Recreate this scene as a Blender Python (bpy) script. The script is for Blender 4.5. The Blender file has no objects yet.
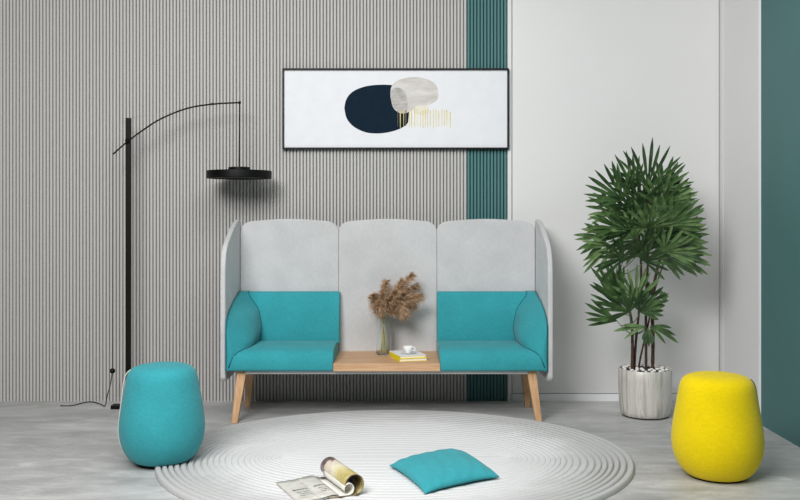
import bpy, bmesh, math, random
from mathutils import Vector, Matrix
PI = math.pi
C = bpy.context.scene.collection
random.seed(7)

# ------------------------------------------------------------------ camera
cam_d = bpy.data.cameras.new('camera'); cam = bpy.data.objects.new('camera', cam_d); C.objects.link(cam)
cam.location = (0, 0, 1.25); cam.rotation_euler = (PI / 2, 0, 0)
cam_d.sensor_width = 36; cam_d.lens = 40.5; cam_d.shift_y = -0.04375
cam_d.clip_start = 0.05; cam_d.clip_end = 60
bpy.context.scene.camera = cam

# ------------------------------------------------------------------ light and exposure
sc = bpy.context.scene
sc.view_settings.view_transform = 'Standard'; sc.view_settings.look = 'None'
sc.view_settings.gamma = 1; sc.view_settings.exposure = 0.07
sc.view_settings.use_curve_mapping = False
world = bpy.data.worlds.new('world'); sc.world = world; world.use_nodes = True
world.node_tree.nodes['Background'].inputs[0].default_value = (0.97, 0.985, 1.0, 1)
world.node_tree.nodes['Background'].inputs[1].default_value = 0.015

def area(name, loc, target, sx, sy, power, color=(1, 1, 1)):
    d = bpy.data.lights.new(name, 'AREA'); d.shape = 'RECTANGLE'; d.size = sx; d.size_y = sy
    d.energy = power; d.color = color
    o = bpy.data.objects.new(name, d); C.objects.link(o); o.location = loc
    o.rotation_euler = (Vector(target) - Vector(loc)).to_track_quat('-Z', 'Y').to_euler()
    return o
area('key_light', (-1.8, 0.2, 3.7), (0.0, 5.8, 0.9), 2.2, 1.6, 190, (1.0, 0.995, 0.985))  # unseen soft key from the upper left front, aimed to suit the shadows
area('overhead_fill', (0.0, 2.8, 3.6), (0.0, 3.6, 0), 3.0, 2.0, 74, (1, 1, 1))  # added overhead fill that brightens the front floor; no such lamp is known
area('front_fill', (-1.2, 2.4, 2.7), (-0.8, 4.1, 0.0), 1.6, 1.2, 34)  # added unseen fill, brightens the pouf and the near floor

# ------------------------------------------------------------------ materials
def lin(c):
    return tuple(((v / 255) / 12.92 if v / 255 <= 0.04045 else ((v / 255 + 0.055) / 1.055) ** 2.4) for v in c) + (1,)

class NT:
    def __init__(s, name, rough=0.6, color=(200, 200, 200), metallic=0.0, spec=0.5):
        s.m = bpy.data.materials.new(name); s.m.use_nodes = True
        s.t = s.m.node_tree; s.b = s.t.nodes['Principled BSDF']
        s.b.inputs['Roughness'].default_value = rough
        s.b.inputs['Metallic'].default_value = metallic
        s.b.inputs['Specular IOR Level'].default_value = spec
        s.b.inputs['Base Color'].default_value = lin(color)
        s.tc = s.t.nodes.new('ShaderNodeTexCoord')
    def n(s, kind, **kw):
        o = s.t.nodes.new(kind)
        for k, v in kw.items(): setattr(o, k, v)
        return o
    def l(s, a, b): s.t.links.new(a, b)
    def mapping(s, scale=(1, 1, 1), rot=(0, 0, 0), loc=(0, 0, 0)):
        mp = s.n('ShaderNodeMapping'); mp.inputs['Scale'].default_value = scale
        mp.inputs['Rotation'].default_value = rot; mp.inputs['Location'].default_value = loc
        s.l(s.tc.outputs['Object'], mp.inputs['Vector']); return mp.outputs['Vector']
    def noise(s, vec, scale=5, detail=3, rough=0.5, dist=0.0):
        o = s.n('ShaderNodeTexNoise'); o.inputs['Scale'].default_value = scale
        o.inputs['Detail'].default_value = detail; o.inputs['Roughness'].default_value = rough
        o.inputs['Distortion'].default_value = dist
        s.l(vec, o.inputs['Vector']); return o.outputs['Fac']
    def ramp(s, fac, stops):
        r = s.n('ShaderNodeValToRGB'); e = r.color_ramp.elements
        while len(e) < len(stops): e.new(0.5)
        for el, (p, c) in zip(e, stops):
            el.position = p; el.color = lin(c) if len(c) == 3 else c
        s.l(fac, r.inputs['Fac']); return r.outputs['Color']
    def color(s, out): s.l(out, s.b.inputs['Base Color'])
    def mix(s, fac, a, b, mode='MIX'):
        m = s.n('ShaderNodeMix', data_type='RGBA', blend_type=mode)
        for sock, v in ((m.inputs['Factor'], fac), (m.inputs[6], a), (m.inputs[7], b)):
            if hasattr(v, 'links'): s.l(v, sock)
            else: sock.default_value = v
        return m.outputs[2]
    def bump(s, h, strength=0.3, dist=0.002):
        b = s.n('ShaderNodeBump'); b.inputs['Strength'].default_value = strength
        b.inputs['Distance'].default_value = dist
        s.l(h, b.inputs['Height']); s.l(b.outputs['Normal'], s.b.inputs['Normal'])

def plain(name, color, rough=0.5, metallic=0.0, var=6, scale=6, spec=0.35):
    k = NT(name, rough, color, metallic, spec)
    f = k.noise(k.mapping(), scale, 4)
    k.color(k.ramp(f, [(0.3, tuple(max(0, v - var) for v in color)), (0.7, tuple(min(255, v + var) for v in color))]))
    return k.m

def fabric(name, color, var=8, blot=6):
    k = NT(name, 0.92, color, 0, 0.15)
    v = k.mapping()
    a = k.noise(k.mapping((1, 1, 0.16)), 260, 2)
    b = k.noise(k.mapping((0.2, 0.2, 1.4)), 230, 2)
    ab = k.mix(0.5, a, b)
    base = k.ramp(ab, [(0.36, tuple(max(0, c - var) for c in color)), (0.64, tuple(min(255, c + var) for c in color))])
    big = k.ramp(k.noise(v, 7, 3), [(0.3, (255 - blot * 3,) * 3), (0.7, (255, 255, 255))])
    k.color(k.mix(1.0, base, big, 'MULTIPLY'))
    k.b.inputs['Sheen Weight'].default_value = 0.12
    k.b.inputs['Sheen Roughness'].default_value = 0.5
    k.bump(ab, 0.35, 0.0012)
    return k.m

M = {}
M['paint'] = plain('white_wall_paint', (224, 224, 223), 0.55, var=1, scale=2)
M['trim'] = plain('white_trim_paint', (240, 241, 243), 0.4, var=1, scale=2)
M['grey_slat'] = plain('grey_slat_laminate', (193, 191, 188), 0.6, var=1, scale=9)
M['backing'] = plain('slat_backing', (128, 126, 123), 0.8, var=1)
M['teal_slat'] = plain('teal_slat_laminate', (80, 126, 126), 0.6, var=1, scale=9)
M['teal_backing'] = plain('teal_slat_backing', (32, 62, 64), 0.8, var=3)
M['teal_wall'] = plain('teal_wall_paint', (72, 113, 113), 0.6, var=2, scale=2)
M['teal'] = fabric('turquoise_upholstery', (56, 156, 165), 6, 4)
M['shade_piping'] = fabric('teal_shade_piping', (20, 104, 113), 5, 3)  # darker than the arm cloth, so the tubes stand in for crease shade
M['teal_cushion'] = fabric('turquoise_cushion_cloth', (60, 165, 175), 5, 3)
M['grey'] = fabric('light_grey_felt', (201, 201, 202), 7, 4)
M['yellow'] = fabric('yellow_upholstery', (236, 208, 0), 7, 3)
M['black'] = plain('black_powder_coat', (9, 9, 9), 0.5, var=1, spec=0.2)
M['cord'] = plain('dark_grey_cord', (62, 61, 60), 0.6, var=3)
M['wire'] = plain('pale_steel_wire', (196, 196, 194), 0.4, 0.6, var=3)
M['frame'] = plain('black_picture_frame', (14, 14, 15), 0.5, var=1, spec=0.2)
M['strap_pale'] = plain('cream_leather', (226, 222, 212), 0.6, var=5, scale=40)
M['strap_dark'] = plain('grey_brown_leather', (92, 84, 70), 0.6, var=5, scale=40)
M['white_china'] = plain('white_china', (240, 240, 240), 0.15, var=1)
M['paper'] = plain('white_paper', (238, 236, 228), 0.8, var=3, scale=90)
M['yellow_card'] = plain('yellow_book_cover', (240, 222, 10), 0.5, var=3)
M['white_card'] = plain('white_book_cover', (238, 237, 236), 0.5, var=2)
M['soil'] = plain('dark_soil', (50, 42, 36), 0.95, var=16, scale=60)
M['pebble'] = plain('white_pebble', (232, 230, 226), 0.6, var=8, scale=30)
M['cane'] = plain('brown_cane', (74, 52, 40), 0.8, var=16, scale=45)
M['straw'] = plain('straw_stem', (190, 176, 116), 0.8, var=10, scale=30)
M['trim_dark'] = plain('shadow_gap', (120, 120, 120), 0.8, var=2)

k = NT('wood_oak', 0.5, (200, 158, 120))
f = k.noise(k.mapping((1.2, 14, 22)), 3.2, 5, 0.6, 0.6)
f2 = k.noise(k.mapping((4, 60, 90)), 4, 3)
c1 = k.ramp(f, [(0.28, (182, 138, 100)), (0.5, (203, 161, 122)), (0.75, (216, 178, 140))])
k.color(k.mix(0.18, c1, k.ramp(f2, [(0.3, (150, 108, 74)), (0.7, (222, 186, 150))])))
k.bump(f2, 0.15, 0.0006)
M['wood'] = k.m
k = NT('wood_oak_leg', 0.5, (200, 158, 120))
f = k.noise(k.mapping((22, 14, 1.6)), 3.2, 5, 0.6, 0.6)
k.color(k.ramp(f, [(0.28, (184, 138, 98)), (0.5, (206, 163, 121)), (0.75, (220, 180, 140))]))
M['wood_leg'] = k.m

# polished concrete
k = NT('polished_concrete', 0.42, (170, 170, 170), 0, 0.45)
a = k.noise(k.mapping((0.55, 1.5, 1), (0, 0, 0.15)), 1.5, 7, 0.62, 0.5)
b = k.noise(k.mapping((1.2, 3.2, 1), (0, 0, -0.1), (3, 1, 0)), 3.1, 8, 0.68, 0.9)
cfine = k.noise(k.mapping(), 55, 3)
ca = k.ramp(a, [(0.30, (144, 144, 143)), (0.50, (178, 178, 177)), (0.68, (224, 224, 222))])
cb = k.ramp(b, [(0.32, (138, 138, 137)), (0.5, (174, 174, 173)), (0.70, (226, 226, 224))])
cc = k.mix(0.45, ca, cb)
k.color(k.mix(0.08, cc, k.ramp(cfine, [(0.3, (120, 120, 120)), (0.7, (220, 220, 220))])))
k.l(k.ramp(b, [(0.3, (0.34,) * 3 + (1,)), (0.7, (0.5,) * 3 + (1,))]), k.b.inputs['Roughness'])
k.bump(b, 0.05, 0.004)
M['floor'] = k.m

# rug: pale wool with streaks
k = NT('pale_wool', 0.95, (228, 228, 229), 0, 0.1)
ln = k.n('ShaderNodeVectorMath', operation='LENGTH'); k.l(k.mapping((1 / 1.206, 1 / 1.055, 0)), ln.inputs[0])
a = k.noise(k.mapping((1, 1.6, 1)), 3.5, 4, 0.6, 0.6)
am = k.n('ShaderNodeMath', operation='MULTIPLY_ADD'); k.l(a, am.inputs[0]); am.inputs[1].default_value = 0.25; k.l(ln.outputs['Value'], am.inputs[2])
b = k.noise(k.mapping(), 160, 3)
ca = k.ramp(am.outputs[0], [(0.50, (227, 227, 227)), (0.80, (217, 217, 217)), (1.12, (184, 184, 183))])
k.color(k.mix(0.12, ca, k.ramp(b, [(0.3, (180, 180, 180)), (0.7, (238, 238, 238))])))
k.bump(b, 0.4, 0.003)
M['rug'] = k.m

# pot: silver glaze with vertical streaks
k = NT('streaked_silver_glaze', 0.4, (200, 198, 194), 0.15, 0.5)
a = k.noise(k.mapping((20, 20, 1.1)), 1.0, 6, 0.7, 0.5)
k.color(k.ramp(a, [(0.34, (150, 143, 134)), (0.44, (196, 191, 183)), (0.55, (222, 218, 212)), (0.66, (184, 178, 169))]))
k.bump(a, 0.3, 0.004)
M['pot'] = k.m

# palm leaves
k = NT('palm_leaf', 0.5, (50, 90, 50), 0, 0.4)
oi = k.n('ShaderNodeObjectInfo')
a = k.noise(k.mapping(), 14, 3)
mth = k.n('ShaderNodeMath', operation='ADD'); k.l(a, mth.inputs[0])
m2 = k.n('ShaderNodeMath', operation='MULTIPLY_ADD'); k.l(oi.outputs['Random'], m2.inputs[0])
m2.inputs[1].default_value = 0.5; m2.inputs[2].default_value = -0.25
k.l(m2.outputs[0], mth.inputs[1])
k.color(k.ramp(mth.outputs[0], [(0.22, (40, 64, 34)), (0.5, (72, 103, 56)), (0.78, (124, 152, 98))]))
M['leaf'] = k.m

# pampas plume
k = NT('pampas_brown', 0.95, (160, 125, 95), 0, 0.1)
a = k.noise(k.mapping(), 45, 3)
k.color(k.ramp(a, [(0.3, (132, 102, 78)), (0.5, (184, 152, 120)), (0.72, (222, 196, 166))]))
M['pampas'] = k.m

# glass
k = NT('clear_glass', 0.02, (252, 255, 253), 0, 0.5)
k.b.inputs['Transmission Weight'].default_value = 1.0; k.b.inputs['IOR'].default_value = 1.3
M['glass'] = k.m

# magazine page: text blocks, photo area
def step_rect(k, x, y, x0, x1, y0, y1):
    def cmp(sock, v, op):
        n = k.n('ShaderNodeMath', operation=op); k.l(sock, n.inputs[0]); n.inputs[1].default_value = v; return n.outputs[0]
    def mul(p, q):
        n = k.n('ShaderNodeMath', operation='MULTIPLY'); k.l(p, n.inputs[0]); k.l(q, n.inputs[1]); return n.outputs[0]
    return mul(mul(cmp(x, x0, 'GREATER_THAN'), cmp(x, x1, 'LESS_THAN')), mul(cmp(y, y0, 'GREATER_THAN'), cmp(y, y1, 'LESS_THAN')))
k = NT('magazine_page', 0.35, (222, 220, 212))
sx = k.n('ShaderNodeSeparateXYZ'); k.l(k.tc.outputs['UV'], sx.inputs[0])
X_, Y_ = sx.outputs[0], sx.outputs[1]
page_mottle = k.noise(k.mapping(), 30, 4)
base = k.ramp(page_mottle, [(0.3, (196, 192, 182)), (0.6, (218, 215, 207))])  # mottled light grey page tone
photo = k.ramp(k.noise(k.mapping(), 24, 4), [(0.3, (150, 120, 80)), (0.5, (205, 188, 150)), (0.7, (214, 208, 196))])
base = k.mix(step_rect(k, X_, Y_, 0.125, 0.19, 0.06, 0.24), base, photo)
mpd = k.n('ShaderNodeMapping'); mpd.inputs['Scale'].default_value = (760, 40, 1); k.l(k.tc.outputs['UV'], mpd.inputs['Vector'])
letters = k.ramp(k.noise(mpd.outputs['Vector'], 1.0, 2), [(0.50, (18, 17, 16)), (0.56, (206, 202, 194))])
for (x0, x1, y0, y1) in ((0.10, 0.14, 0.070, 0.098), (0.03, 0.15, 0.148, 0.164), (0.04, 0.15, 0.188, 0.197), (0.04, 0.15, 0.212, 0.221), (0.04, 0.13, 0.236, 0.245)):
    base = k.mix(step_rect(k, X_, Y_, x0, x1, y0, y1), base, letters)
k.color(base)
M['page'] = k.m
k = NT('magazine_cover_photo', 0.3, (220, 205, 150))
sx = k.n('ShaderNodeSeparateXYZ'); k.l(k.tc.outputs['UV'], sx.inputs[0])
a = k.noise(k.mapping(), 22, 3, 0.5, 0.6)
ad = k.n('ShaderNodeMath', operation='MULTIPLY_ADD'); k.l(sx.outputs[1], ad.inputs[0]); ad.inputs[1].default_value = 2.6
ms = k.n('ShaderNodeMath', operation='MULTIPLY_ADD'); k.l(a, ms.inputs[0]); ms.inputs[1].default_value = 0.5; ms.inputs[2].default_value = -0.2
k.l(ms.outputs[0], ad.inputs[2])
k.color(k.ramp(ad.outputs[0], [(0.04, (150, 128, 126)), (0.14, (92, 52, 42)), (0.22, (216, 200, 186)), (0.42, (232, 224, 196)), (0.62, (214, 200, 140)), (0.80, (190, 174, 104)), (0.95, (96, 70, 50))]))
M['cover_photo'] = k.m
k = NT('magazine_inner_print', 0.35, (120, 110, 80))
a = k.noise(k.mapping(), 14, 4)
k.color(k.ramp(a, [(0.35, (58, 44, 36)), (0.5, (170, 156, 96)), (0.65, (96, 78, 56))]))
M['inner_print'] = k.m

# ------------------------------------------------------------------ mesh helpers
def tag(o, label, cat, group=None, kind=None):
    if label: o['label'] = label
    if cat: o['category'] = cat
    if group: o['group'] = group
    if kind: o['kind'] = kind
    return o

def link(name, bm, mat, parent=None, smooth=True, bevel=0, seg=3, subd=0, recalc=True, label=None, wn=False):
    if recalc: bmesh.ops.recalc_face_normals(bm, faces=bm.faces)
    me = bpy.data.meshes.new(name); bm.to_mesh(me); bm.free()
    if smooth:
        me.polygons.foreach_set('use_smooth', [True] * len(me.polygons))
    for m_ in (mat if isinstance(mat, (list, tuple)) else [mat]): me.materials.append(m_)
    o = bpy.data.objects.new(name, me); C.objects.link(o)
    if parent: o.parent = parent
    if bevel:
        b = o.modifiers.new('bevel', 'BEVEL'); b.width = bevel; b.segments = seg; b.limit_method = 'ANGLE'
        b.angle_limit = math.radians(32); b.harden_normals = True
    if subd:
        s = o.modifiers.new('subdivision', 'SUBSURF'); s.levels = subd; s.render_levels = subd
    if wn:
        o.modifiers.new('weighted_normal', 'WEIGHTED_NORMAL')
    if label: o['label'] = label
    return o

def empty(name, loc, label, cat, group=None, rz=0):
    o = bpy.data.objects.new(name, None); o.empty_display_size = 0.1; C.objects.link(o)
    o.location = loc; o.rotation_euler = (0, 0, rz)
    return tag(o, label, cat, group)

def structure(o):
    o['kind'] = 'structure'; return o

def box(bm, x0, x1, y0, y1, z0, z1):
    vs = [bm.verts.new(p) for p in ((x0, y0, z0), (x1, y0, z0), (x1, y1, z0), (x0, y1, z0), (x0, y0, z1), (x1, y0, z1), (x1, y1, z1), (x0, y1, z1))]
    for f in ((0, 3, 2, 1), (4, 5, 6, 7), (0, 1, 5, 4), (1, 2, 6, 5), (2, 3, 7, 6), (3, 0, 4, 7)):
        bm.faces.new([vs[i] for i in f])
    return vs

def prism(bm, pts, fn):
    """outline pts (2D); fn(p, side) -> 3D point"""
    a = [bm.verts.new(fn(p, 0)) for p in pts]; b = [bm.verts.new(fn(p, 1)) for p in pts]
    bm.faces.new(a); bm.faces.new(list(reversed(b)))
    n = len(pts)
    for i in range(n): bm.faces.new((a[i], a[(i + 1) % n], b[(i + 1) % n], b[i]))

def lathe(bm, prof, cx=0, cy=0, seg=48, closed=False):
    rings = []
    for (r, z) in prof:
        if r < 1e-6: rings.append([bm.verts.new((cx, cy, z))])
        else: rings.append([bm.verts.new((cx + r * math.cos(2 * PI * i / seg), cy + r * math.sin(2 * PI * i / seg), z)) for i in range(seg)])
    pairs = list(zip(rings, rings[1:]))
    if closed: pairs.append((rings[-1], rings[0]))
    for a, b in pairs:
        for i in range(seg):
            j = (i + 1) % seg
            if len(a) == 1 and len(b) == 1: continue
            if len(a) == 1: bm.faces.new((a[0], b[j], b[i]))
            elif len(b) == 1: bm.faces.new((a[i], a[j], b[0]))
            else: bm.faces.new((a[i], a[j], b[j], b[i]))

def smooth_path(pts, n=8):
    P = [Vector(p) for p in pts]; out = []
    for i in range(len(P) - 1):
        p0 = P[max(i - 1, 0)]; p1 = P[i]; p2 = P[i + 1]; p3 = P[min(i + 2, len(P) - 1)]
        for k_ in range(n):
            t = k_ / n
            out.append(0.5 * ((2 * p1) + (-p0 + p2) * t + (2 * p0 - 5 * p1 + 4 * p2 - p3) * t * t + (-p0 + 3 * p1 - 3 * p2 + p3) * t ** 3))
    out.append(P[-1]); return out

def tube(bm, pts, r, seg=8, cap=True, flat=1.0):
    P = [Vector(p) for p in pts]; rings = []
    rr = r if callable(r) else (lambda t: r)
    up = Vector((0, 0, 1))
    if abs((P[1] - P[0]).normalized().dot(up)) > 0.9: up = Vector((1, 0, 0))
    for i, p in enumerate(P):
        d = (P[min(i + 1, len(P) - 1)] - P[max(i - 1, 0)]).normalized()
        u = d.cross(up)
        if u.length < 1e-4: u = d.cross(Vector((0, 1, 0)))
        u.normalize(); v = u.cross(d).normalized(); up = v
        R = rr(i / (len(P) - 1))
        rings.append([bm.verts.new(p + R * (math.cos(2 * PI * k_ / seg) * u + flat * math.sin(2 * PI * k_ / seg) * v)) for k_ in range(seg)])
    for a, b in zip(rings, rings[1:]):
        for i in range(seg):
            j = (i + 1) % seg; bm.faces.new((a[i], a[j], b[j], b[i]))
    if cap: bm.faces.new(rings[0]); bm.faces.new(list(reversed(rings[-1])))

def lerp(a, b, t): return a + (b - a) * t
def table_lookup(tab, x):
    if x <= tab[0][0]: return tab[0][1]
    for (x0, y0), (x1, y1) in zip(tab, tab[1:]):
        if x <= x1:
            t = (x - x0) / (x1 - x0); t = t * t * (3 - 2 * t) * 0.5 + t * 0.5
            return lerp(y0, y1, t)
    return tab[-1][1]

# ================================================================== THE ROOM
WY = 6.05      # back wall face
TOP = 3.2
bm = bmesh.new(); box(bm, -3.8, 2.3, -0.6, 6.25, -0.1, 0.0)
structure(link('floor', bm, M['floor'], smooth=False))
bm = bmesh.new(); box(bm, -3.8, 2.3, 6.062, 6.25, 0, TOP)
structure(link('wall_back', bm, M['paint'], smooth=False))

def slats(name, mat, back, x_first, n, pitch, xl, xr):
    bm = bmesh.new()
    w = pitch * 0.5 * 0.745; front = 6.0405; rear = 6.0565
    for i in range(n):
        cx = x_first + i * pitch
        prof = [(-w, rear), (-w, front + 0.006), (-w * 0.80, front + 0.0018), (-w * 0.45, front), (w * 0.45, front), (w * 0.80, front + 0.0018), (w, front + 0.006), (w, rear)]
        lo = [bm.verts.new((cx + p[0], p[1], 0.0)) for p in prof]; hi = [bm.verts.new((cx + p[0], p[1], TOP)) for p in prof]
        for a in range(len(prof) - 1): bm.faces.new((lo[a], lo[a + 1], hi[a + 1], hi[a]))
        bm.faces.new(lo); bm.faces.new(hi)
    o = structure(link(name, bm, mat, smooth=False))
    bm = bmesh.new(); box(bm, xl, xr, 6.0555, 6.0615, 0, TOP)
    structure(link('backing_board', bm, back, o, smooth=False))
    return o
PX = WY / 900
n_left = 48
slats('trim_1', M['grey_slat'], M['backing'], -2.6798 - n_left * 0.022433, 140 + n_left, 0.022433, -3.78, 0.4485)
slats('trim_2', M['teal_slat'], M['teal_backing'], 0.4605, 12, 0.02246, 0.449, 0.7195)
# white strip beside the slats
bm = bmesh.new(); box(bm, 0.722, 0.748, 6.030, 6.062, 0, TOP)
structure(link('trim_3', bm, M['paint'], smooth=True, bevel=0.002))
# white wall panel, with a shadow gap to the strip and to the corner
bm = bmesh.new(); box(bm, 0.7535, 2.144, 6.048, 6.062, 0.0515, TOP)
structure(link('trim_4', bm, M['paint'], smooth=True, bevel=0.002))
bm = bmesh.new(); box(bm, 0.7535, 2.144, 6.045, 6.062, 0.0, 0.0475)
structure(link('baseboard_back', bm, M['trim'], smooth=True, bevel=0.0015))
# right wall: white return near the corner, then teal
bm = bmesh.new(); box(bm, 2.152, 2.3, 5.385, 6.062, 0, TOP)
structure(link('wall_right_white', bm, M['paint'], smooth=False))
bm = bmesh.new(); box(bm, 2.149, 2.30, -0.6, 5.357, 0, TOP)
structure(link('wall_right', bm, M['teal_wall'], smooth=False))
bm = bmesh.new(); box(bm, 2.1425, 2.30, 5.357, 5.380, 0, TOP)
structure(link('trim_5', bm, M['trim'], smooth=True, bevel=0.001))
bm = bmesh.new(); box(bm, 2.147, 2.152, 5.985, 6.035, 0, TOP)
structure(link('trim_6', bm, M['paint'], smooth=True, bevel=0.001))

# ================================================================== RUG
def build_rug():
    rug_c = Vector((-0.028, 4.625)); A, B = 1.206, 1.055
    c = math.sqrt(A * A - B * B)
    bm = bmesh.new(); seg = 300
    S = (A + B) / 2; s0 = c / 2 + 0.012; pitch = 0.0355
    n_r = int((S - s0) / pitch * 16)
    rings = []
    for i in range(n_r + 1):
        s = s0 + (S - s0) * i / n_r
        # a + b = 2s, a^2 - b^2 = c^2
        d = c * c / (2 * s); a = s + d / 2; b = s - d / 2
        ph = ((S - s) / pitch) % 1.0           # 0 at the outer foot of each ridge
        amp = lerp(0.0035, 0.021, max(0, min(1, (s - 0.45) / 0.6)) ** 1.5)
        h = 0.003 + amp * (1 - abs(2 * ph - 1) ** 4.5)
        ring = []
        for k_ in range(seg):
            t = 2 * PI * k_ / seg
            wob = 0.0045 * math.sin(3 * t + s * 23) + 0.003 * math.sin(5 * t - s * 17)
            ring.append(bm.verts.new(((a + wob) * math.cos(t), (b + wob) * math.sin(t), h)))
        rings.append(ring)
    for a_, b_ in zip(rings, rings[1:]):
        for k_ in range(seg):
            j = (k_ + 1) % seg; bm.faces.new((a_[k_], a_[j], b_[j], b_[k_]))
    bm.faces.new(rings[0])
    low = [bm.verts.new((v.co.x, v.co.y, 0.0008)) for v in rings[-1]]
    for k_ in range(seg):
        j = (k_ + 1) % seg; bm.faces.new((rings[-1][k_], rings[-1][j], low[j], low[k_]))
    bm.faces.new(list(reversed(low)))
    o = link('rug', bm, M['rug'])
    o.location = (rug_c.x, rug_c.y, 0)
    tag(o, 'large pale oval rug with raised concentric ridges on the concrete floor', 'rug')
build_rug()

# ================================================================== SOFA
def build_sofa():
    root = empty('sofa', (-0.08, 5.652, 0), 'high-backed grey two-seat sofa with turquoise seats and a wooden middle table', 'sofa')
    cx, cy = -0.08, 5.68
    def L(x, y, z): return (x - cx, y - cy, z)
    # back panels
    for i in range(3):
        x0 = -0.08 - 0.966 + i * 0.644 + 0.0004; x1 = x0 + 0.6432
        z0, z1 = 0.255, 1.222; w = x1 - x0
        out = [(x0, z0), (x1, z0)]
        rad = 0.094
        for k_ in range(13):
            t = k_ / 12 * PI / 2
            out.append((x1 - rad * 1.15 + rad * 1.15 * math.cos(t) ** 0.85, z1 - 0.012 - rad * 0.80 + rad * 0.80 * math.sin(t) ** 0.92))
        for k_ in range(1, 8):
            t = k_ / 8; x = lerp(x1 - rad * 1.15, x0 + rad * 1.15, t)
            out.append((x, z1 - 0.012 + 0.012 * math.sin(PI * t)))
        for k_ in range(13):
            t = (1 - k_ / 12) * PI / 2
            out.append((x0 + rad * 1.15 - rad * 1.15 * math.cos(t) ** 0.85, z1 - 0.012 - rad * 0.80 + rad * 0.80 * math.sin(t) ** 0.85))
        bm = bmesh.new(); prism(bm, out, lambda p, s: L(p[0], 5.918 + 0.042 * s, p[1]))
        link('back_panel', bm, M['grey'], root, bevel=0.007, seg=4)
        # stitched seam running round the panel edge
        bm = bmesh.new()
        path = [L(p[0], 5.939, p[1]) for p in out[2:]]
        tube(bm, path, 0.0032, 6); link('edge_seam', bm, M['grey'], root)
    # side panels
    prof = [(5.965, 0.245), (5.965, 1.19), (5.955, 1.212), (5.93, 1.222), (5.89, 1.218), (5.82, 1.203), (5.74, 1.178), (5.66, 1.145), (5.59, 1.112), (5.53, 1.083),
            (5.49, 1.055), (5.458, 1.018), (5.437, 0.965), (5.428, 0.90), (5.425, 0.80), (5.425, 0.30), (5.43, 0.268), (5.448, 0.248), (5.475, 0.243)]
    for sgn in (-1, 1):
        xa = -0.08 + sgn * 0.968; xb = -0.08 + sgn * 1.0005
        bm = bmesh.new(); prism(bm, prof, lambda p, s: L(lerp(xa, xb, s), p[0], p[1]))
        link('side_panel', bm, M['grey'], root, bevel=0.0105, seg=4)
    # seats, backrests, arms
    for sgn in (-1, 1):
        xo = -0.08 + sgn * 0.965; xi = -0.08 + sgn * 0.321
        seat = [(5.425, 0.313), (5.418, 0.33), (5.418, 0.375), (5.424, 0.402), (5.443, 0.424), (5.48, 0.437), (5.60, 0.445), (5.75, 0.447), (5.795, 0.444), (5.815, 0.434), (5.824, 0.418), (5.87, 0.40), (5.87, 0.313)]
        bm = bmesh.new(); prism(bm, seat, lambda p, s: L(lerp(xo, xi, s), p[0], p[1]))
        link('seat', bm, M['teal'], root, bevel=0.010, seg=4)
        back = [(5.83, 0.42), (5.825, 0.50), (5.835, 0.62), (5.856, 0.735), (5.866, 0.748), (5.882, 0.752), (5.915, 0.752), (5.915, 0.42)]
        bm = bmesh.new(); prism(bm, back, lambda p, s: L(lerp(xo, xi + (0.010 if sgn < 0 else 0.0), s), p[0], p[1]))
        link('backrest', bm, M['teal'], root, bevel=0.008, seg=4)
        # arm: padded wing that swells towards the back
        T = [(0.31, 0.050), (0.34, 0.062), (0.38, 0.092), (0.44, 0.138), (0.53, 0.156), (0.635, 0.143), (0.76, 0.072)]
        n, m = 22, 20
        inner, outer = [], []
        for j in range(n + 1):
            ri, ro = [], []
            for q in range(m + 1):
                v = q / m
                v2 = v ** 1.5
                Y = 5.417 + 0.47 * v2
                ztop = table_lookup([(5.417, 0.590), (5.45, 0.632), (5.55, 0.675), (5.70, 0.718), (5.887, 0.757)], Y)
                hz = j / n; z = 0.313 + (ztop - 0.313) * hz
                zeq = 0.313 + (0.757 - 0.313) * hz
                p = table_lookup([(0.31, 6), (0.44, 7.5), (0.55, 4.0), (0.65, 2.6), (0.76, 2.0)], zeq)
                t = table_lookup(T, z if z < 0.46 else lerp(z, zeq, 0.85)) * (1 - (1 - min(1, v2 * 1.06 + 0.055)) ** p)
                t = max(t, 0.006)
                # the top edge thins out towards the front
                t *= lerp((1 - 0.97 * hz ** 6) ** 0.75, 1, v2 ** 5)
                ri.append(bmv := (xo - sgn * t, Y, z)); ro.append((xo, Y, z))
            inner.append(ri); outer.append(ro)
        bm = bmesh.new()
        gi = [[bm.verts.new(L(*p)) for p in r] for r in inner]
        go = [[bm.verts.new(L(*p)) for p in r] for r in outer]
        for j in range(n):
            for q in range(m):
                bm.faces.new((gi[j][q], gi[j][q + 1], gi[j + 1][q + 1], gi[j + 1][q]))
                bm.faces.new((go[j][q], go[j + 1][q], go[j + 1][q + 1], go[j][q + 1]))
        for j in range(n):
            bm.faces.new((gi[j][0], gi[j + 1][0], go[j + 1][0], go[j][0])); bm.faces.new((gi[j][m], go[j][m], go[j + 1][m], gi[j + 1][m]))
        for q in range(m):
            bm.faces.new((gi[0][q], go[0][q], go[0][q + 1], gi[0][q + 1])); bm.faces.new((gi[n][q], gi[n][q + 1], go[n][q + 1], go[n][q]))
        arm = link('armrest', bm, M['teal'], root)
        # dark piping along the arm's upper edge, its tone painted as crevice shade
        pts = [(xo - sgn * 0.004, outer[j][0][1] - 0.001, outer[j][0][2]) for j in range(0, n)] + [(xo - sgn * 0.004, outer[n][q][1], outer[n][q][2] + 0.001) for q in range(m + 1)]
        bm = bmesh.new(); tube(bm, [L(*p) for p in pts], 0.0028, 6); link('shade_piping', bm, M['shade_piping'], arm)
        # seams with painted crease shade where the arm meets the backrest and the seat
        joint = []
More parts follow.
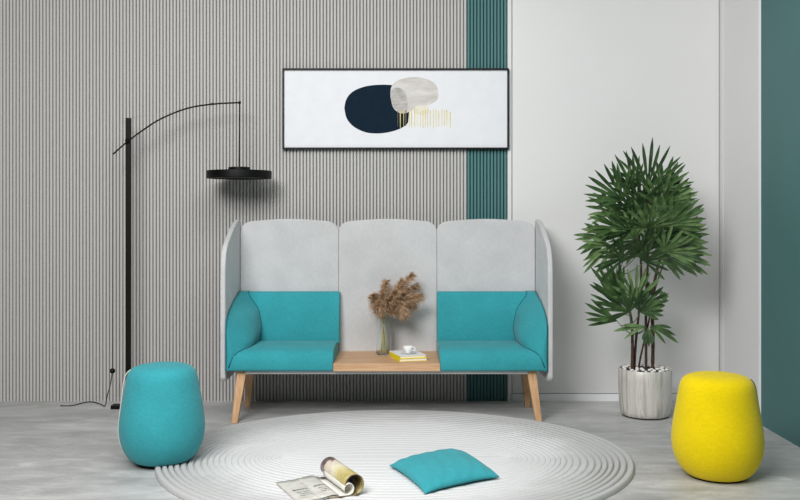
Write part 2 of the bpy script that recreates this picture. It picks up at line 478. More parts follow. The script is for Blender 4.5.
        for j in range(n, -1, -1):
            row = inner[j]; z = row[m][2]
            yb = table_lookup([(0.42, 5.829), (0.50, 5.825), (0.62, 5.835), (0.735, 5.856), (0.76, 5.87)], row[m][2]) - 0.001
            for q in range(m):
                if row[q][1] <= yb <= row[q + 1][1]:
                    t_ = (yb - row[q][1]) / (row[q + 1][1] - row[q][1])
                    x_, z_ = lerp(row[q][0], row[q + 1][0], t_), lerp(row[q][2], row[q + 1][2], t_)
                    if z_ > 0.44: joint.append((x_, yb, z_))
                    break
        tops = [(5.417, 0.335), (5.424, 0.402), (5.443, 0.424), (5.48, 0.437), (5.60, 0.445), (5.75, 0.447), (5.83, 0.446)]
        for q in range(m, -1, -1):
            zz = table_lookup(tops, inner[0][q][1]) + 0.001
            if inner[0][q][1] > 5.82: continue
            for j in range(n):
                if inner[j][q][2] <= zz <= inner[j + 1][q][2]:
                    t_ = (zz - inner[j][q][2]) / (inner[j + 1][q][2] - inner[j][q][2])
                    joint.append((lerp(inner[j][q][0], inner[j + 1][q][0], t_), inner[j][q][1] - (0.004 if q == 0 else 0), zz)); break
        bm = bmesh.new(); tube(bm, [L(*p) for p in joint], 0.0036, 6); link('shade_piping', bm, M['shade_piping'], arm)
    # table between the seats
    bm = bmesh.new(); box(bm, -0.4005 - cx, 0.2405 - cx, 5.420 - cy, 5.917 - cy, 0.313, 0.360)
    link('table_top', bm, M['wood'], root, bevel=0.003, seg=2, label='oak table top between the two seats')
    # base rail
    bm = bmesh.new(); box(bm, -0.935 - cx, 0.775 - cx, 5.455 - cy, 5.917 - cy, 0.290, 0.3125)
    link('base_rail', bm, M['grey'], root, bevel=0.004, seg=2)
    # legs
    for sgn in (-1, 1):
        for (fy, ty) in ((5.440, 5.495), (5.905, 5.852)):
            fx = -0.08 + sgn * 0.914; tx = -0.08 + sgn * (0.876 if fy < 5.6 else 0.884)
            bm = bmesh.new(); a, b = 0.0185, 0.028
            lo = [(fx - a, fy - a, 0.0), (fx + a, fy - a, 0.0), (fx + a, fy + a, 0.0), (fx - a, fy + a, 0.0)]
            hi = [(tx - b, ty - b, 0.312), (tx + b, ty - b, 0.312), (tx + b, ty + b, 0.312), (tx - b, ty + b, 0.312)]
            vl = [bm.verts.new(L(*p)) for p in lo]; vh = [bm.verts.new(L(*p)) for p in hi]
            bm.faces.new(list(reversed(vl))); bm.faces.new(vh)
            for i in range(4): bm.faces.new((vl[i], vl[(i + 1) % 4], vh[(i + 1) % 4], vh[i]))
            link('leg', bm, M['wood_leg'], root, bevel=0.004, seg=3)
build_sofa()

# ================================================================== POUFS
def build_pouf(loc, mat, strap_mat, strap_deg, label, strap_label):
    root = empty('pouf', loc, label, 'pouf')
    prof = [(0.0, 0.002), (0.08, 0.0), (0.125, 0.004), (0.152, 0.017), (0.176, 0.044), (0.195, 0.08), (0.207, 0.12), (0.2125, 0.165), (0.2105, 0.21), (0.2035, 0.26),
            (0.195, 0.31), (0.1865, 0.36), (0.1795, 0.400), (0.1745, 0.428), (0.167, 0.450), (0.154, 0.467), (0.134, 0.479), (0.105, 0.486), (0.06, 0.490), (0.0, 0.491)]
    bm = bmesh.new(); lathe(bm, prof, seg=64)
    link('cushion_body', bm, mat, root, subd=1)
    bm = bmesh.new()
    lathe(bm, [(0.0, 0.0), (0.128, 0.0), (0.130, 0.003), (0.0, 0.004)], seg=48); link('base', bm, M['black'], root, label='dark underside disc')
    # carrying strap down one side
    a = math.radians(strap_deg); c, s = math.cos(a), math.sin(a)
    pts = [(0.152, 0.466), (0.166, 0.455), (0.1775, 0.438), (0.1865, 0.405), (0.1925, 0.35), (0.2005, 0.29), (0.209, 0.22), (0.2125, 0.16), (0.206, 0.112), (0.194, 0.075)]
    if strap_mat is M['strap_dark']: pts = [(0.152, 0.468), (0.165, 0.454), (0.1745, 0.430), (0.1805, 0.395), (0.1875, 0.35), (0.195, 0.305), (0.2025, 0.26), (0.208, 0.225)]
    bm = bmesh.new(); tube(bm, smooth_path([(r * c, r * s, z) for r, z in pts], 5), 0.0058, 8, flat=0.45)
    link('carry_strap', bm, strap_mat, root, label=strap_label)
build_pouf((-1.198, 4.535, 0.010), M['teal'], M['strap_pale'], 192, 'turquoise fabric pouf standing on the floor at the left end of the rug', 'cream carrying strap')
build_pouf((1.519, 4.312, 0.0), M['yellow'], M['strap_dark'], -12, 'bright yellow fabric pouf standing by the teal wall', 'dark carrying strap')

# ================================================================== FLOOR LAMP
def build_lamp():
    LY = 5.82
    root = empty('floor_lamp', (-1.756, LY, 0), 'tall black arc floor lamp with a flat disc shade against the slatted wall', 'floor lamp')
    ox, oy = -1.756, LY
    P = lambda px, py, Y=LY: ((px - 400) * Y / 900 - ox, Y - oy, 1.25 - (py - 215) * Y / 900)
    bm = bmesh.new(); box(bm, -0.105, 0.105, -0.035, 0.03, 0.0, 0.024); link('base_plate', bm, M['black'], root, bevel=0.002)
    bm = bmesh.new(); box(bm, -0.0155, 0.0155, -0.0155, 0.0155, 0.024, 1.877); link('pole', bm, M['black'], root, bevel=0.002)
    arm = [P(114, 154.5), P(129, 141.5), P(146, 129), P(163, 118.6), P(188, 108.8), P(213, 104.6), P(240.3, 103)]
    arm = [(x, -0.022, z) for x, _, z in arm]
    ap = smooth_path(arm, 8)
    bm = bmesh.new(); tube(bm, ap, 0.0052, 8); a = link('arm', bm, M['black'], root)
    bm = bmesh.new(); box(bm, P(211.5, 0)[0], P(214.5, 0)[0], -0.029, -0.015, P(0, 105.6)[2], P(0, 103.4)[2]); link('arm_joint', bm, M['black'], a, bevel=0.002)
    bm = bmesh.new(); tube(bm, [(0, -0.030, P(0, 141)[2]), (0, -0.012, P(0, 141)[2])], 0.014, 16); link('pivot', bm, M['black'], root)
    # shade on its rod
    ex, ez = arm[-1][0], arm[-1][2]
    bm = bmesh.new(); tube(bm, [(ex, -0.022, ez), (ex - 0.004, -0.022, P(0, 168)[2])], 0.0042, 8); link('shade_rod', bm, M['black'], root)
    bm = bmesh.new(); tube(bm, [(ex, -0.022, ez - 0.008), (ex, -0.022, ez + 0.008)], 0.008, 12); link('arm_end_knob', bm, M['black'], root)
    z0, z1, z2 = P(0, 178.6)[2], P(0, 171)[2], P(0, 167.3)[2]
    bm = bmesh.new()
    lathe(bm, [(0.0, z0 + 0.012), (0.180, z0 + 0.012), (0.197, z0), (0.206, z0), (0.208, z0 + 0.004), (0.208, z1 - 0.003), (0.205, z1), (0.0, z1)], ex - 0.003, -0.022, 64)
    sh = link('shade', bm, M['black'], root, smooth=True, wn=True)
    bm = bmesh.new(); lathe(bm, [(0.0, z1 + 0.0005), (0.068, z1 + 0.0005), (0.070, z1 + 0.002), (0.070, z2 - 0.002), (0.068, z2), (0.0, z2)], ex - 0.003, -0.022, 40); link('shade_cap', bm, M['black'], sh, wn=True)
    bm = bmesh.new(); lathe(bm, [(0.0, z0 + 0.006), (0.16, z0 + 0.006), (0.16, z0 + 0.0115), (0.0, z0 + 0.0115)], ex - 0.003, -0.022, 48); link('diffuser', bm, M['cord'], sh, wn=True)
    # hanging cord, weight, and flex over the floor
    cxp = P(114, 0)[0]; zb = P(0, 370.3)[2]
    bm = bmesh.new(); tube(bm, [(cxp, -0.022, arm[0][2]), (cxp - 0.003, -0.022, zb)], 0.0026, 6); link('hanging_cord', bm, M['cord'], root)
    bm = bmesh.new(); bmesh.ops.create_uvsphere(bm, u_segments=20, v_segments=12, radius=0.0175, matrix=Matrix.Translation((cxp - 0.003, -0.022, zb))); link('ball_weight', bm, M['black'], root)
    fl = 0.0045
    pts = [(cxp - 0.003, -0.022, zb), P(110.5, 384), P(107.2, 396), (P(105.2, 0, 5.85)[0], 0.03, 0.012), (P(101, 0, 5.9)[0], 0.09, fl), (P(96, 0, 5.96)[0], 0.15, fl), (P(90, 0, 6.0)[0], 0.185, fl), (P(83, 0, 5.97)[0], 0.15, fl),
           (P(75, 0, 5.9)[0], 0.085, fl), (P(68, 0, 5.88)[0], 0.055, fl), (P(60.5, 0, 5.88)[0], 0.06, fl)]
    bm = bmesh.new(); tube(bm, smooth_path(pts, 8), 0.0036, 6); link('power_cord', bm, M['cord'], root)
    bm = bmesh.new(); tube(bm, [(0, -0.018, 1.872), (arm[4][0], -0.022, arm[4][2])], 0.0010, 5); link('stay_wire', bm, M['wire'], root)
build_lamp()

# ================================================================== PICTURE
def build_picture():
    Y = 6.0; root = empty('framed_picture', (-0.028, 6.02, 1.96), 'wide black-framed abstract print hanging on the slatted wall above the sofa', 'picture')
    X0, X1 = (282.3 - 400) * Y / 900, (509.0 - 400) * Y / 900
    Z1, Z0 = 1.25 - (68.2 - 215) * Y / 900, 1.25 - (149.0 - 215) * Y / 900
    o = Vector((-0.028, 6.02, 1.96))
    def bx(bm, x0, x1, y0, y1, z0, z1): box(bm, x0 - o.x, x1 - o.x, y0 - o.y, y1 - o.y, z0 - o.z, z1 - o.z)
    t = 0.0105
    bm = bmesh.new()
    bx(bm, X0, X0 + t, 6.0, 6.036, Z0, Z1); bx(bm, X1 - t, X1, 6.0, 6.036, Z0, Z1)
    bx(bm, X0 + t, X1 - t, 6.0, 6.036, Z1 - t, Z1); bx(bm, X0 + t, X1 - t, 6.0, 6.036, Z0, Z0 + t)
    link('frame', bm, M['frame'], root, smooth=False)
    bm = bmesh.new(); bx(bm, X0 + t, X1 - t, 6.016, 6.034, Z0 + t, Z1 - t)
    k = NT('print_paper', 0.7, (228, 229, 232), 0, 0.2)
    k.color(k.ramp(k.noise(k.mapping(), 12, 3), [(0.3, (227, 228, 232)), (0.7, (231, 232, 235))]))
    pr = link('print', bm, k.m, root, smooth=False)
    # painted shapes, thin paint layers on the paper
    W = lambda px, py, y: ((px - 400) * Y / 900 * 1.0027 - o.x, y - o.y, 1.25 - (py - 215) * Y / 900 * 1.0027 - o.z)
    def blob(name, pts, y, mat, label=None):
        sm = smooth_path([(p[0], p[1], 0) for p in pts + [pts[0]]], 8)[:-1]
        bm = bmesh.new(); a = [bm.verts.new(W(p.x, p.y, y)) for p in sm]; b = [bm.verts.new(W(p.x, p.y, 6.0165)) for p in sm]
        bm.faces.new(a)
        for i in range(len(a)): bm.faces.new((a[i], a[(i + 1) % len(a)], b[(i + 1) % len(a)], b[i]))
        link(name, bm, mat, pr, smooth=False, label=label)
    navy = plain('navy_paint', (20, 36, 51), 0.85, var=2, scale=20, spec=0.1)
    grey = NT('beige_wash', 0.7, (206, 202, 196))
    a = grey.noise(grey.mapping((2, 1, 7)), 3.5, 2, 0.4, 0.8)
    grey.color(grey.ramp(a, [(0.28, (192, 187, 181)), (0.5, (204, 200, 194)), (0.72, (216, 213, 208))]))
    dk = NT('overlap_wash', 0.7, (176, 172, 168))
    a = dk.noise(dk.mapping((4, 1, 14)), 4, 4)
    dk.color(dk.ramp(a, [(0.35, (160, 156, 152)), (0.6, (190, 186, 182))]))
    gold = plain('gold_paint', (214, 196, 112), 0.5, var=12, scale=60)
    brown = plain('bronze_paint', (112, 96, 82), 0.6, var=10, scale=60)
    cream = plain('cream_wash', (226, 221, 206), 0.7, var=4, scale=20)
    blob('navy_shape', [(344.3, 108), (346.5, 99), (353, 91.5), (365, 86.5), (379, 84.8), (392, 85.2), (402, 88), (407.5, 95), (409, 106), (408.5, 118), (407, 124), (398, 129.5), (384, 133), (368, 132.8), (355, 127.5), (347, 119)], 6.0150, navy, 'dark navy rounded shape')
    blob('cream_shape', [(413, 108), (421, 104), (428, 107), (428, 112.5), (422, 114.5), (415, 113)], 6.0148, cream, 'small cream patch')
    blob('beige_shape', [(390.5, 97), (391, 88), (396, 81.5), (405, 78.2), (416, 77.2), (428, 79.5), (436, 85), (438.2, 93), (436.5, 100.5), (428, 105), (417, 106), (410, 111.5), (401, 113.3), (393.5, 108)], 6.0144, grey.m, 'pale beige rounded shape')
    blob('overlap_shape', [(390.9, 97), (391.4, 90.5), (396, 87.6), (402, 89.3), (406.5, 96), (407.6, 105), (406.8, 111.4), (401, 112.7), (394, 107.6)], 6.0140, dk.m, 'grey overlap of the two shapes')
    rnd = random.Random(4)
    for i in range(20):
        x = 398 + i * 2.72 + rnd.uniform(-0.5, 0.5)
        top = 108 + rnd.uniform(0, 4); bot = 127.6 + rnd.uniform(-2.2, 0.6)
        if x < 408: top = 110.5
        w = rnd.uniform(0.25, 0.55)
        mt = gold if (i % 3 or x > 408) else brown
        bm = bmesh.new(); vs = [W(x - w, top, 6.0136), W(x + w, top, 6.0136), W(x + w * 0.6, bot, 6.0136), W(x - w * 0.6, bot, 6.0136)]
        vb = [(p[0], 6.0165 - o.y, p[2]) for p in vs]
        va = [bm.verts.new(p) for p in vs]; vb = [bm.verts.new(p) for p in vb]
        bm.faces.new(va)
        for q in range(4): bm.faces.new((va[q], va[(q + 1) % 4], vb[(q + 1) % 4], vb[q]))
        link('gold_streak', bm, mt, pr, smooth=False)
build_picture()

# ================================================================== VASE WITH PAMPAS GRASS
TT = 0.360
def build_vase():
    root = empty('glass_vase', (-0.103, 5.735, TT), 'clear glass vase holding dried plumes on the wooden sofa table', 'vase')
    bm = bmesh.new()
    outer = [(0.0, 0.0006), (0.044, 0.0006), (0.048, 0.004), (0.049, 0.012), (0.0465, 0.06), (0.042, 0.12), (0.037, 0.18), (0.034, 0.215), (0.0355, 0.236)]
    inner = [(0.0335, 0.236), (0.032, 0.215), (0.035, 0.18), (0.040, 0.12), (0.0445, 0.06), (0.0465, 0.016), (0.044, 0.010), (0.0, 0.009)]
    lathe(bm, outer + inner, seg=48)
    link('glass_body', bm, M['glass'], root, subd=1)
    return root
build_vase()

def build_plume(idx, tip, base_off, bend, n, ln, wid, label):
    """stem from inside the vase up to a drooping feathery plume ending at tip (pixel-free metres)"""
    base = Vector((-0.103 + base_off[0], 5.735 + base_off[1], TT + 0.013))
    tip = Vector(tip)
    mouth = Vector((-0.103 + base_off[0] * -0.5, 5.735 + base_off[1] * -0.5, TT + 0.236))
    root = empty('pampas_stem', base, label, 'dried grass', 'dried plumes in the glass vase')
    d = tip - mouth
    ctrl = mouth + d * 0.55 + Vector(bend)
    path = smooth_path([base - base, mouth - base, mouth - base + (ctrl - mouth) * 0.5, ctrl - base, tip - base], 8)
    bm = bmesh.new(); tube(bm, path[:len(path) - 4], 0.0022, 6); link('stem', bm, M['straw'], root)
    rnd = random.Random(idx * 13 + 1)
    bm = bmesh.new()
    k0 = int(len(path) * 0.42)
    pl = path[k0:]
    for i in range(n):
        t = rnd.random() ** 0.9
        f = t * (len(pl) - 1); a = int(f); a = min(a, len(pl) - 2); p = pl[a].lerp(pl[a + 1], f - a)
        ax = (pl[a + 1] - pl[a]).normalized()
        rv = Vector((rnd.gauss(0, 1), rnd.gauss(0, 1), rnd.gauss(0, 1))); rv = (rv - rv.dot(ax) * ax).normalized()
        env = math.sin(PI * min(1, 0.18 + 0.78 * t)) ** 0.7
        length = ln * rnd.uniform(0.6, 1.15) * (0.45 + 0.55 * env)
        dirv = (ax * 1.0 + rv * rnd.uniform(0.25, 0.95) * wid).normalized()
        side = dirv.cross(Vector((rnd.gauss(0, 1), rnd.gauss(0, 1), rnd.gauss(0, 1)))).normalized() * rnd.uniform(0.0008, 0.0017)
        pts = []
        for q in range(4):
            s = q / 3; c = p + dirv * length * s + Vector((0, 0, -1)) * (length * s) ** 2 * 6.0
            pts.append((c, side * (1.0, 1.25, 0.9, 0.1)[q]))
        vs = [(bm.verts.new(c - w), bm.verts.new(c + w)) for c, w in pts]
        for (a0, a1), (b0, b1) in zip(vs, vs[1:]): bm.faces.new((a0, a1, b1, b0))
    link('plume', bm, M['pampas'], root, recalc=False)
def PQ(px, py, Y): return ((px - 400) * Y / 900, Y, 1.25 - (py - 215) * Y / 900)
plumes = [
    (PQ(412, 275, 5.75), (-0.015, 0.0), (-0.01, 0, 0.02), 'dried brown plume in the vase rising highest to the right'),
    (PQ(420, 296, 5.70), (-0.02, 0.01), (0.015, 0, 0.04), 'dried brown plume in the vase reaching farthest right'),
    (PQ(374, 296, 5.74), (0.02, 0.0), (-0.01, 0, 0.02), 'dried brown plume in the vase reaching farthest left'),
    (PQ(386, 282, 5.80), (0.012, 0.01), (-0.012, 0, 0.01), 'short dried plume standing upright on the left of the bunch'),
    (PQ(404, 313, 5.66), (-0.01, -0.01), (0.025, -0.02, 0.065), 'dried plume drooping low over the right of the vase rim'),
    (PQ(402, 281, 5.84), (0.0, 0.015), (-0.005, 0.02, 0.02), 'dried plume at the back middle of the bunch'),
    (PQ(381, 308, 5.68), (0.005, -0.01), (-0.025, -0.02, 0.045), 'dried plume drooping low over the left of the vase rim'),
    (PQ(413, 304, 5.76), (-0.018, -0.005), (0.015, 0, 0.05), 'dried plume bending right just under the farthest-reaching one'),
    (PQ(396, 292, 5.68), (0.0, -0.015), (-0.005, -0.02, 0.02), 'dried plume at the front middle of the bunch'),
    (PQ(416, 286, 5.79), (-0.01, 0.012), (0.0, 0.01, 0.03), 'dried plume between the highest and the farthest-right ones'),
]
for i, (tip, bo, bend, lb) in enumerate(plumes):
    build_plume(i, tip, bo, bend, 900, 0.072, 1.5, lb)

# ================================================================== BOOKS AND CUP
def build_book(loc, rz, w, d, h, cover, name_label, page_inset=0.004):
    root = empty('book', loc, name_label, 'book', rz=rz)
    c = 0.0022
    bm = bmesh.new()
    # wrap cover: bottom board, spine on the left, top board
    box(bm, 0, w, 0, d, 0.0, c); box(bm, 0, w, 0, d, h - c, h); box(bm, 0, c, 0, d, c, h - c)
    link('cover', bm, cover, root, smooth=False)
    bm = bmesh.new(); box(bm, c, w - page_inset, 0.003, d - page_inset, c, h - c)
    link('pages', bm, M['paper'], root, smooth=False)
bx0, by0 = -0.002, 5.455
build_book((bx0, by0, TT + 0.0004), math.radians(16), 0.176, 0.232, 0.0175, M['yellow_card'], 'yellow-covered book lying at the bottom of the pair on the table')
build_book((bx0 + 0.0015, by0 + 0.004, TT + 0.0183), math.radians(18), 0.170, 0.222, 0.0160, M['white_card'], 'white-covered book with yellow spine lying under the cup and saucer')
bpy.data.objects['book.001'].children[0].data.materials.clear()
cov = bpy.data.objects['book.001'].children[0]
cov.data.materials.append(M['white_card']); cov.data.materials.append(M['yellow_card'])
for i, p in enumerate(cov.data.polygons): p.material_index = 1 if (i >= 12 or i < 6) else 0

cupc = Vector((0.050, 5.562, TT + 0.0347))
bm = bmesh.new(); lathe(bm, [(0.0, 0.0), (0.022, 0.0), (0.028, 0.002), (0.048, 0.006), (0.049, 0.008), (0.047, 0.0085), (0.024, 0.004), (0.0, 0.0035)], seg=48)
o = link('saucer', bm, M['white_china']); o.location = cupc; tag(o, 'small white china saucer on the upper book', 'saucer')
root = empty('cup', (cupc.x, cupc.y, cupc.z + 0.0040), 'small white china coffee cup on the saucer', 'cup', rz=math.radians(-15))
bm = bmesh.new(); lathe(bm, [(0.0, 0.0), (0.014, 0.0), (0.016, 0.002), (0.024, 0.012), (0.029, 0.026), (0.031, 0.040), (0.0295, 0.0405), (0.0275, 0.027), (0.022, 0.014), (0.012, 0.005), (0.0, 0.004)], seg=48)
link('cup_body', bm, M['white_china'], root)
bm = bmesh.new(); tube(bm, smooth_path([(0.0285, 0, 0.034), (0.040, 0, 0.035), (0.045, 0, 0.026), (0.038, 0, 0.015), (0.025, 0, 0.013)], 6), 0.0026, 8); link('handle', bm, M['white_china'], root)
bm = bmesh.new(); lathe(bm, [(0.0, 0.030), (0.0277, 0.030), (0.0277, 0.0295), (0.0, 0.0295)], seg=32); link('coffee', bm, plain('coffee', (70, 46, 30), 0.2, var=2), root, label='brown coffee')

# ================================================================== CUSHION ON THE RUG
def build_cushion():
    cx, cy, rz = 0.207, 4.318, 0.0
    A, B = 0.215, 0.222
    n = 44
    bm = bmesh.new(); rnd = random.Random(3)
    def pos(u, v, s):
        # corners stay pointed, sides pull in
        x = A * u * (1 - 0.05 * (1 - v * v) * u * u) ; y = B * v * (1 - 0.05 * (1 - u * u) * v * v)
        puff = (max(0, 1 - abs(u) ** 2.6) * max(0, 1 - abs(v) ** 2.6)) ** 0.5
        fold = 0.0014 * math.sin(9 * (u * 0.9 + v * 0.35) + 2.2 * v) * max(0, 0.8 - abs(u - 0.45)) + 0.0016 * math.sin(17 * (u - v * 0.3) + 1.3 * math.sin(3 * v))
        edge = min(1 - abs(u), 1 - abs(v))
        wr = 0.0018 * math.sin(26 * u + 3 * v) * math.exp(-edge * 7) * (1 if abs(v) > abs(u) else 0.4)
        hi = 0.053 * puff + (fold + wr) * min(1, puff * 3)
        lo = -0.017 * min(1, puff * 1.6) ** 0.4
        rim = 0.020 + 0.002 * u
        z = rim + (hi if s > 0 else lo) - 0.012 * abs(u * v) ** 4
        return (x / A * 0.177 - y / B * 0.080, x / A * 0.120 + y / B * 0.222, z)
    grids = []
    for s in (1, -1):
        g = [[None] * (n + 1) for _ in range(n + 1)]
        for i in range(n + 1):
            for j in range(n + 1):
                u = math.sin((i / n * 2 - 1) * PI / 2 * 0.98) / math.sin(PI / 2 * 0.98); v = math.sin((j / n * 2 - 1) * PI / 2 * 0.98) / math.sin(PI / 2 * 0.98)
                if s < 0 and (i in (0, n) or j in (0, n)): g[i][j] = grids[0][i][j]
                else: g[i][j] = bm.verts.new(pos(u, v, s))
        grids.append(g)
        for i in range(n):
            for j in range(n): bm.faces.new((g[i][j], g[i + 1][j], g[i + 1][j + 1], g[i][j + 1]))
    o = link('cushion', bm, M['teal_cushion'], subd=1)
    o.location = (cx, cy, 0.014); o.rotation_euler = (0, 0, rz)
    tag(o, 'turquoise square cushion lying flat on the pale rug', 'cushion')
    # seam piping
    pts = []
    m = 24
    ring = [(-1 + 2 * i / m, -1) for i in range(m)] + [(1, -1 + 2 * i / m) for i in range(m)] + [(1 - 2 * i / m, 1) for i in range(m)] + [(-1, 1 - 2 * i / m) for i in range(m + 1)]
    for u, v in ring:
        pts.append(pos(u, v, 1))
    bm = bmesh.new(); tube(bm, pts, 0.0022, 6); link('seam', bm, M['teal_cushion'], o)
build_cushion()

# ================================================================== MAGAZINE
def build_magazine():
    A = Vector((-0.572, 4.135, 0.0)); vdir = Vector((0.126, -0.27, 0)).normalized(); udir = Vector((0.27, 0.126, 0)).normalized()
    root = empty('magazine', (A.x, A.y, 0.016), 'open magazine on the rug with its right half rolled up', 'magazine')
    H = 0.315
    def sheet(name, prof, th, mat, v0=0.0, v1=H, label=None, skew=0.0):
        """prof: list of (u, z) centre line; extruded along the page height"""
        bm = bmesh.new(); uvl = bm.loops.layers.uv.new('UVMap')
        n = len(prof); nv = 8
        nor = []
        for i in range(n):
            a = Vector(prof[max(i - 1, 0)]); b = Vector(prof[min(i + 1, n - 1)]); d = (b - a).normalized(); nor.append(Vector((-d.y, d.x)))
        L = [0]
        for i in range(1, n): L.append(L[-1] + (Vector(prof[i]) - Vector(prof[i - 1])).length)
        def pt(i, s, q):
            p = Vector(prof[i]) + nor[i] * th * s; v = lerp(v0, v1, q / nv)
            w = udir * (p.x + skew * L[i] * 0 ) + vdir * (v + skew * L[i])
            return (w.x, w.y, p.y)
        top = [[bm.verts.new(pt(i, 0.5, q)) for q in range(nv + 1)] for i in range(n)]
        bot = [[bm.verts.new(pt(i, -0.5, q)) for q in range(nv + 1)] for i in range(n)]
        def face(vs, uv):
            f = bm.faces.new(vs)
            for lp, t in zip(f.loops, uv): lp[uvl].uv = t
        for i in range(n - 1):
            for q in range(nv):
                v_a, v_b = lerp(v0, v1, q / nv), lerp(v0, v1, (q + 1) / nv)
                face((top[i][q], top[i + 1][q], top[i + 1][q + 1], top[i][q + 1]), ((L[i], v_a), (L[i + 1], v_a), (L[i + 1], v_b), (L[i], v_b)))
                face((bot[i][q], bot[i][q + 1], bot[i + 1][q + 1], bot[i + 1][q]), ((L[i], v_a), (L[i], v_b), (L[i + 1], v_b), (L[i + 1], v_a)))
            face((top[i][0], bot[i][0], bot[i + 1][0], top[i + 1][0]), ((0, 0),) * 4)
            face((top[i][nv], top[i + 1][nv], bot[i + 1][nv], bot[i][nv]), ((0, 0),) * 4)
        for q in range(nv):
            face((top[0][q], top[0][q + 1], bot[0][q + 1], bot[0][q]), ((0, 0),) * 4)
            face((top[-1][q], bot[-1][q], bot[-1][q + 1], top[-1][q + 1]), ((0, 0),) * 4)
        return link(name, bm, mat, root, smooth=True, wn=False, label=label)
    def spiral(cu, cz, r0, r1, a0, a1, n=36):
        return [(cu + lerp(r0, r1, k / n) * math.cos(math.radians(lerp(a0, a1, k / n))), cz + lerp(r0, r1, k / n) * math.sin(math.radians(lerp(a0, a1, k / n)))) for k in range(n + 1)]
    # bottom pages: flat, then the long roll
    flat = [(0.0, 0.002), (0.03, 0.002), (0.06, 0.0025), (0.10, 0.003), (0.14, 0.003), (0.17, 0.0025), (0.20, 0.002), (0.243, 0.0012)]
    roll = spiral(0.262, 0.048, 0.0475, 0.042, -90, 205)
    sheet('rolled_cover', flat[4:] + roll, 0.0022, M['cover_photo'], 0.0, H, 'rolled cover printed cream, yellow and brown')
    sheet('inner_leaves', spiral(0.262, 0.048, 0.0448, 0.0385, -70, 215), 0.0018, M['inner_print'], 0.002, H - 0.002, 'darker printed leaves lining the roll')
    # upper leaves: flat page with print, lifting into a small curl
    page = [(0.0, 0.0052), (0.03, 0.0056), (0.06, 0.0066), (0.10, 0.0076), (0.14, 0.0078), (0.165, 0.0074), (0.205, 0.0070)]
    sheet('open_page', page, 0.0022, M['page'], 0.0, H - 0.002, 'grey printed page lying open')
    sheet('page_block', [(0.004, 0.0022), (0.06, 0.0028), (0.12, 0.0040), (0.16, 0.0040), (0.21, 0.0040)], 0.0032, M['paper'], 0.003, H - 0.004)
    curl = [(0.190, 0.0078), (0.205, 0.0070), (0.220, 0.0062)] + spiral(0.236, 0.0325, 0.0265, 0.020, -90, 205, 24)
    sheet('curled_leaves', curl, 0.0026, M['paper'], 0.05, H + 0.002, 'white leaves in a small curl')
    lift = [(0.10, 0.0095), (0.13, 0.0125), (0.16, 0.0165), (0.178, 0.0155), (0.192, 0.0105)]
    sheet('lifted_leaf', lift, 0.0010, M['page'], 0.0, H, 'printed leaf bowing up')
build_magazine()

